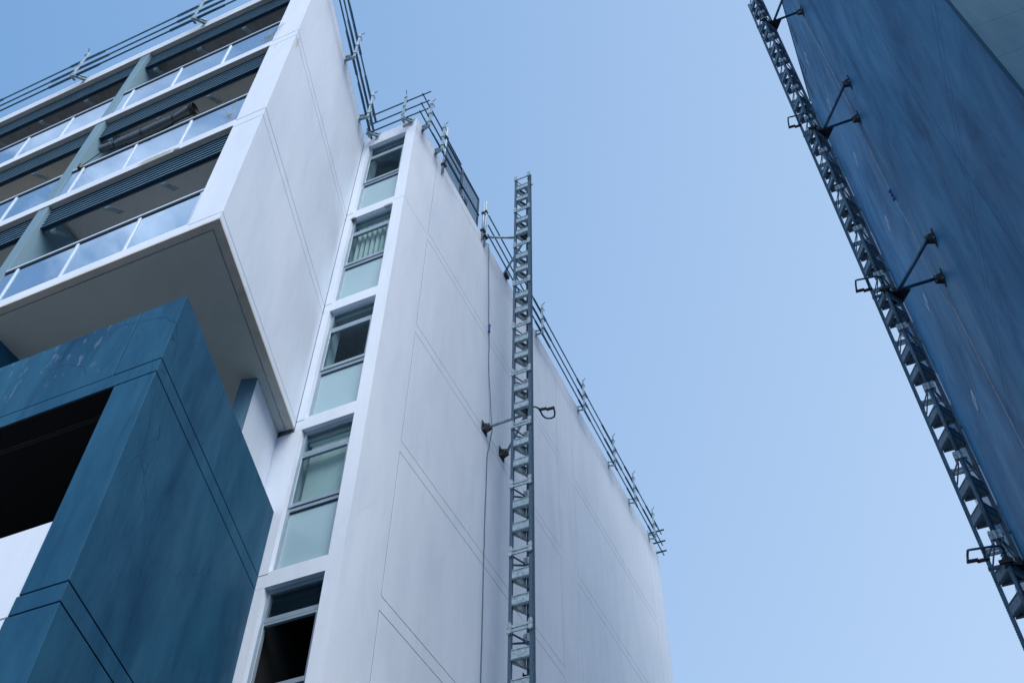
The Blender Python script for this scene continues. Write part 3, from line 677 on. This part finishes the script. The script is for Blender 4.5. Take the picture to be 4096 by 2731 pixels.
# left mast
TL_, WL = build_mast('galvanised lattice mast standing against the white tower wall', -5.51, 12.46, 0.0, 22.98, GZ + .2, 'mast climber masts fixed to facing walls')
def tie(parent, anchors, tubeA, tubeB, side, xw, plate_pts):
    (ya, za), (yb, zb) = anchors
    w = MB().tube([(xw + side * .13, ya, za), tubeA], .030, 12).build('wall_tie', GALV, parent, smooth=True)
    MB().tube([(xw + side * .13, yb, zb), tubeB], .030, 12).build('tie_pipe', GALV, w, smooth=True)
    anchor(xw, ya, za, side, w); anchor(xw, yb, zb, side, w)
    g = MB()
    p = Vector(plate_pts)
    g.box(p.x - .08, p.x + .08, p.y - .10, p.y + .10, p.z - .10, p.z - .085).box(p.x - .02, p.x - .01, p.y - .12, p.y + .14, p.z - .12, p.z + .12)
    g.tube([(p.x, p.y, p.z - .1), (p.x, p.y, p.z + .12)], .05, 12)
    g.build('tie_clamp', RUST, w)
    return w
for z in (14.72, 8.72, 2.72):
    tie(TL_, ((12.93, z), (13.76, z + .03)), (-5.72, 12.90, z), (-5.58, 12.86, z - .02), 1, XT, (-5.56, 12.80, z))
w = MB().tube([(-6.70, 12.42, 20.93), (-5.72, 12.72, 20.72)], .030, 12).build('wall_tie', GALV, TL_, smooth=True)
MB().tube([(-6.62, 13.74, 20.93), (-5.56, 12.80, 20.75)], .030, 12).build('tie_pipe', GALV, w, smooth=True)
MB().box(-6.66, -6.46, 13.66, 13.82, 20.82, 20.95).box(-6.74, -6.62, 12.34, 12.50, 20.85, 20.98).box(-5.62, -5.44, 12.60, 12.62, 20.55, 20.90).box(-5.60, -5.46, 12.62, 12.9, 20.70, 20.73).build('tie_clamp', BLACK, w)
# right mast (turned half a turn, tube towards the camera)
TR_, WR = build_mast('galvanised lattice mast on long struts from the dark wall', 1.445, 12.96, math.pi, 28.65 + .0, GZ + .2, 'mast climber masts fixed to facing walls')
for z in (2.75, 8.75, 14.75, 20.7, 26.7):
    # crossing pipe runs past the left chord
    w = MB().tube([(XR - .10, 12.82, z + .03), (1.20, 12.775, z)], .030, 12).build('wall_tie', TUBEM, TR_, smooth=True)
    MB().tube([(XR - .12, 11.90, z + .0), (1.56, 12.93, z + .0)], .033, 12).build('tie_pipe', TUBEM, w, smooth=True)
    anchor(XR, 12.82, z, -1, w); anchor(XR, 11.90, z, -1, w)
    cl_ = MB().add([(1.50, 12.72, z - .06), (1.86, 12.80, z - .06), (1.62, 13.12, z - .06), (1.45, 13.0, z - .06), (1.50, 12.72, z - .04), (1.86, 12.80, z - .04), (1.62, 13.12, z - .04), (1.45, 13.0, z - .04)],
                   [(3, 2, 1, 0), (4, 5, 6, 7), (0, 1, 5, 4), (1, 2, 6, 5), (2, 3, 7, 6), (3, 0, 4, 7)])
    cl_.tube([(1.445, 12.65, z - .12), (1.445, 12.65, z + .02)], .055, 14).tube([(1.60, 12.79, z - .05), (1.60, 12.79, z + .06)], .045, 12).box(1.34, 1.52, 12.58, 12.62, z - .09, z - .03)
    cl_.build('tie_clamp', RUST, w)
def hoop(parent, Wp, z, m=1):
    pts = [(.02, TY - .02), (.06, TY - .20 * 0 - .05), (.17, .06), (.27, .05), (.31, .10), (.315, .30), (.33, .39), (.37, .44), (.43, .46), (.50, .44), (.535, .36), (.545, .23)]
    pl = [(.0, .33), (.06, .34), (.12, .20), (.18, .06), (.255, .06), (.295, .12), (.30, .22), (.295, .32), (.31, .39), (.35, .44), (.42, .465), (.49, .45), (.53, .38), (.555, .30), (.565, .21)]
    h = MB().tube([Wp(x, y, z) for x, y in pl], .018, 10).build('cable_guide', TUBEM if m == 1 else RUST, parent, smooth=True)
    MB().bar(Wp(.295, .165, z), Wp(.44, .185, z), .055, .03).bar(Wp(.42, .215, z + .0), Wp(.585, .225, z), .055, .028).build('rubber_flap', BLACK, h)
hoop(TL_, WL, 14.41); hoop(TL_, WL, 8.4)
def hoop_r(z):
    pl = [(-.02, -.06), (.02, -.24), (.10, -.34), (.20, -.36), (.46, -.35), (.50, -.33), (.50, -.08)]
    pl = [(1.415, 12.70), (1.455, 12.56), (1.42, 12.475), (1.36, 12.445), (1.05, 12.395), (1.02, 12.395), (1.0, 12.50), (.985, 12.64)]
    h = MB().tube([(x, y, z) for x, y in pl], .017, 10).tube([(1.21, 12.42, z), (1.205, 12.66, z)], .016, 8).build('cable_guide', TUBEM, TR_, smooth=True)
    MB().bar((.97, 12.64, z), (1.12, 12.655, z), .05, .03).bar((1.10, 12.685, z), (1.26, 12.69, z), .05, .03).build('rubber_flap', BLACK, h)
for z in (14.90, 21.05, 8.85): hoop_r(z)

# small lock pins on top of the left mast
MB().tube([WL(.15, -.05, 22.75), WL(.20, -.05, 22.75)], .015, 6).tube([WL(.22, -.03, 22.4), WL(.30, -.03, 22.42)], .014, 6).build('lock_pin', BLACK, TL_)

# ================================================================== CABLES, PIPE, WEEDS
def wobble(pts, amp, n=8):
    o = []
    for a, b in zip(pts[:-1], pts[1:]):
        a, b = Vector(a), Vector(b)
        for i in range(n):
            t = i / n; q = a.lerp(b, t); q.y += random.uniform(-amp, amp); o.append(tuple(q))
    o.append(pts[-1]); return o
cb = thing('hanging_cable', 'thin dark cable with blue joint hanging down the white tower wall', 'cable', (XT + .03, 13, 20.9))
x = XT + .03
MB().tube(wobble([(XT - .1, 12.62, 20.93), (x + .02, 12.66, 20.8), (x, 12.80, 19.2), (x, 12.90, 17.83), (x, 13.00, 16.4), (x + .04, 13.10, 15.2), (x + .10, 13.04, 14.75), (x, 13.05, 14.0), (x, 13.07, 12.5), (x, 13.10, 11.2), (x, 13.14, 9.9), (x, 13.15, 8.4), (x, 13.16, 5.5)], .012, 5), .010, 6).build('cord', CABLE, cb, smooth=True)
MB().tube([(x + .01, 12.90, 17.98), (x + .01, 12.90, 17.90)], .028, 8).tube([(x + .01, 12.90, 17.885), (x + .01, 12.90, 17.80)], .024, 8).tube([(x + .01, 12.90, 17.785), (x + .01, 12.90, 17.71)], .028, 8).build('cord_joint', BLUEP, cb, smooth=True)
cb = thing('hanging_cable', 'pale slack cable with blue clip hanging across the dark wall beside the struts', 'cable', (XR - .03, 13, 27))
x = XR - .03
MB().tube(wobble([(x, 12.85, 29.5), (x, 12.86, 27.6), (x, 13.0, 26.5), (x, 12.90, 24.0), (x, 12.95, 22.8), (x, 12.93, 21.4), (x, 13.20, 20.9), (x, 13.25, 19.8), (x, 13.33, 18.5), (x, 13.32, 18.1), (x, 13.25, 17.1), (x, 13.36, 16.2), (x, 13.55, 15.7), (x - .1, 13.0, 15.0), (x, 13.12, 14.2), (x, 13.14, 13.2), (x, 13.20, 12.6), (x, 13.3, 10.0), (x, 13.35, 8.0)], .014, 5), .009, 6).build('cord', CABLEL, cb, smooth=True)
MB().tube([(x - .01, 13.33, 18.45), (x - .01, 13.33, 18.38)], .03, 8).tube([(x - .01, 13.33, 18.33), (x - .01, 13.33, 18.22)], .027, 8).tube([(x - .01, 13.33, 18.17), (x - .01, 13.33, 18.08)], .032, 8).build('cord_joint', BLUEP, cb, smooth=True)

dp = thing('wrapped_duct', 'black plastic wrapped duct slung below the middle louvres of the balcony', 'duct', (-9.4, 5.2, 16.0))
pts = []; rs = []
x0, x1 = -10.42, -8.53
for i in range(33):
    t = i / 32; xx = x0 + (x1 - x0) * t
    r = .135 + random.uniform(-.002, .002) + .010 * math.sin(t * 4)
    if t < .04: r *= .93
    if abs(t - .17) < .02: r *= .82
    if abs(t - .83) < .02: r *= .86
    if t > .90: r *= 1.02
    r = .066 + .030 * math.sin(math.pi * t) + random.uniform(-.0015, .0015)
    if abs(t - .17) < .02 or abs(t - .83) < .02: r *= .84
    if t > .86: r = .066 + (t - .86) * .16
    pts.append((xx, 5.20 + .02 * math.sin(t * 3), 16.06 - .10 * math.sin(math.pi * t) + .0)); rs.append(r)
MB().tube(pts, rs, 22, caps=False).build('duct_wrap', WRAP, dp, smooth=True)
MB().tube([(x1 - .0, 5.205, 16.06), (x1 + .06, 5.205, 16.065), (x1 + .065, 5.205, 16.065), (x1 + .10, 5.205, 16.07)], [.088, .092, .102, .104], 22, caps=False).tube([(x1 + .02, 5.205, 16.062), (x1 + .05, 5.205, 16.065)], [.107, .107], 22, caps=False).build('duct_collar', BLACK, dp, smooth=True)
MB().tube([(x1 - .05, 5.2, 16.06), (x1 - .045, 5.2, 16.06)], 0.08, 18).tube([(x0 + .03, 5.2, 16.05), (x0 + .035, 5.2, 16.05)], .064, 18).build('duct_end', INTER, dp)
MB().tube([(x1 - .04, 5.2, 16.03), (x1 + .06, 5.2, 16.03)], .035, 10).build('inner_spigot', GALVD, dp, smooth=True)
for t in (.17, .83, .5):
    xx = x0 + (x1 - x0) * t; MB().tube([(xx - .008, 5.2, 16.06 - .1 * math.sin(math.pi * t)), (xx + .008, 5.2, 16.06 - .1 * math.sin(math.pi * t))], .073 if t != .5 else .099, 16, caps=False).build('strap', BLACK, dp, smooth=True)
MB().tube([(x0 + .02, 5.22, 15.98), (-10.72, 5.215, 15.70)], .008, 6).tube([(-10.72, 5.20, 15.62), (-10.72, 5.20, 15.74)], .035, 8).build('tie_rope', BLACK, dp)

def weed(label, x, y, z, n, h):
    T = thing('weed', label, 'weed', (x, y, z), None)
    m = MB()
    for i in range(n):
        a = random.uniform(-1, 1); p = [(x + random.uniform(-.04, .04), y, z)]
        for j in range(4): p.append((p[-1][0] + a * .03 * (j + 1) + random.uniform(-.02, .02), y - .01 * j, p[-1][2] + h / 4 * random.uniform(.7, 1.1)))
        m.tube(p, [.0045, .004, .0035, .003, .002], 4)
    m.build('stem', TWIG, T)
    lf = MB()
    for i in range(n * 6):
        c = Vector((x + random.gauss(0, .07), y - random.uniform(0, .04), z + abs(random.gauss(.05, .09)))); s = random.uniform(.01, .022)
        d = Vector((random.uniform(-1, 1), random.uniform(-.5, .5), random.uniform(-1, 1))).normalized() * s; e_ = d.cross(Vector((0, 1, 0.3))).normalized() * s * .6
        lf.add([c - d, c - e_, c + d, c + e_], [(0, 1, 2, 3)])
    lf.build('leaves', TWIG, T, kind='stuff')
weed('dry grey weed growing at the top balcony corner beside the pilaster', -7.36, YB - .02, 17.80, 7, .55)
weed('sparse pale weed stalks at the middle balcony corner beside the pilaster', -7.40, YB - .02, 14.80, 5, .65)
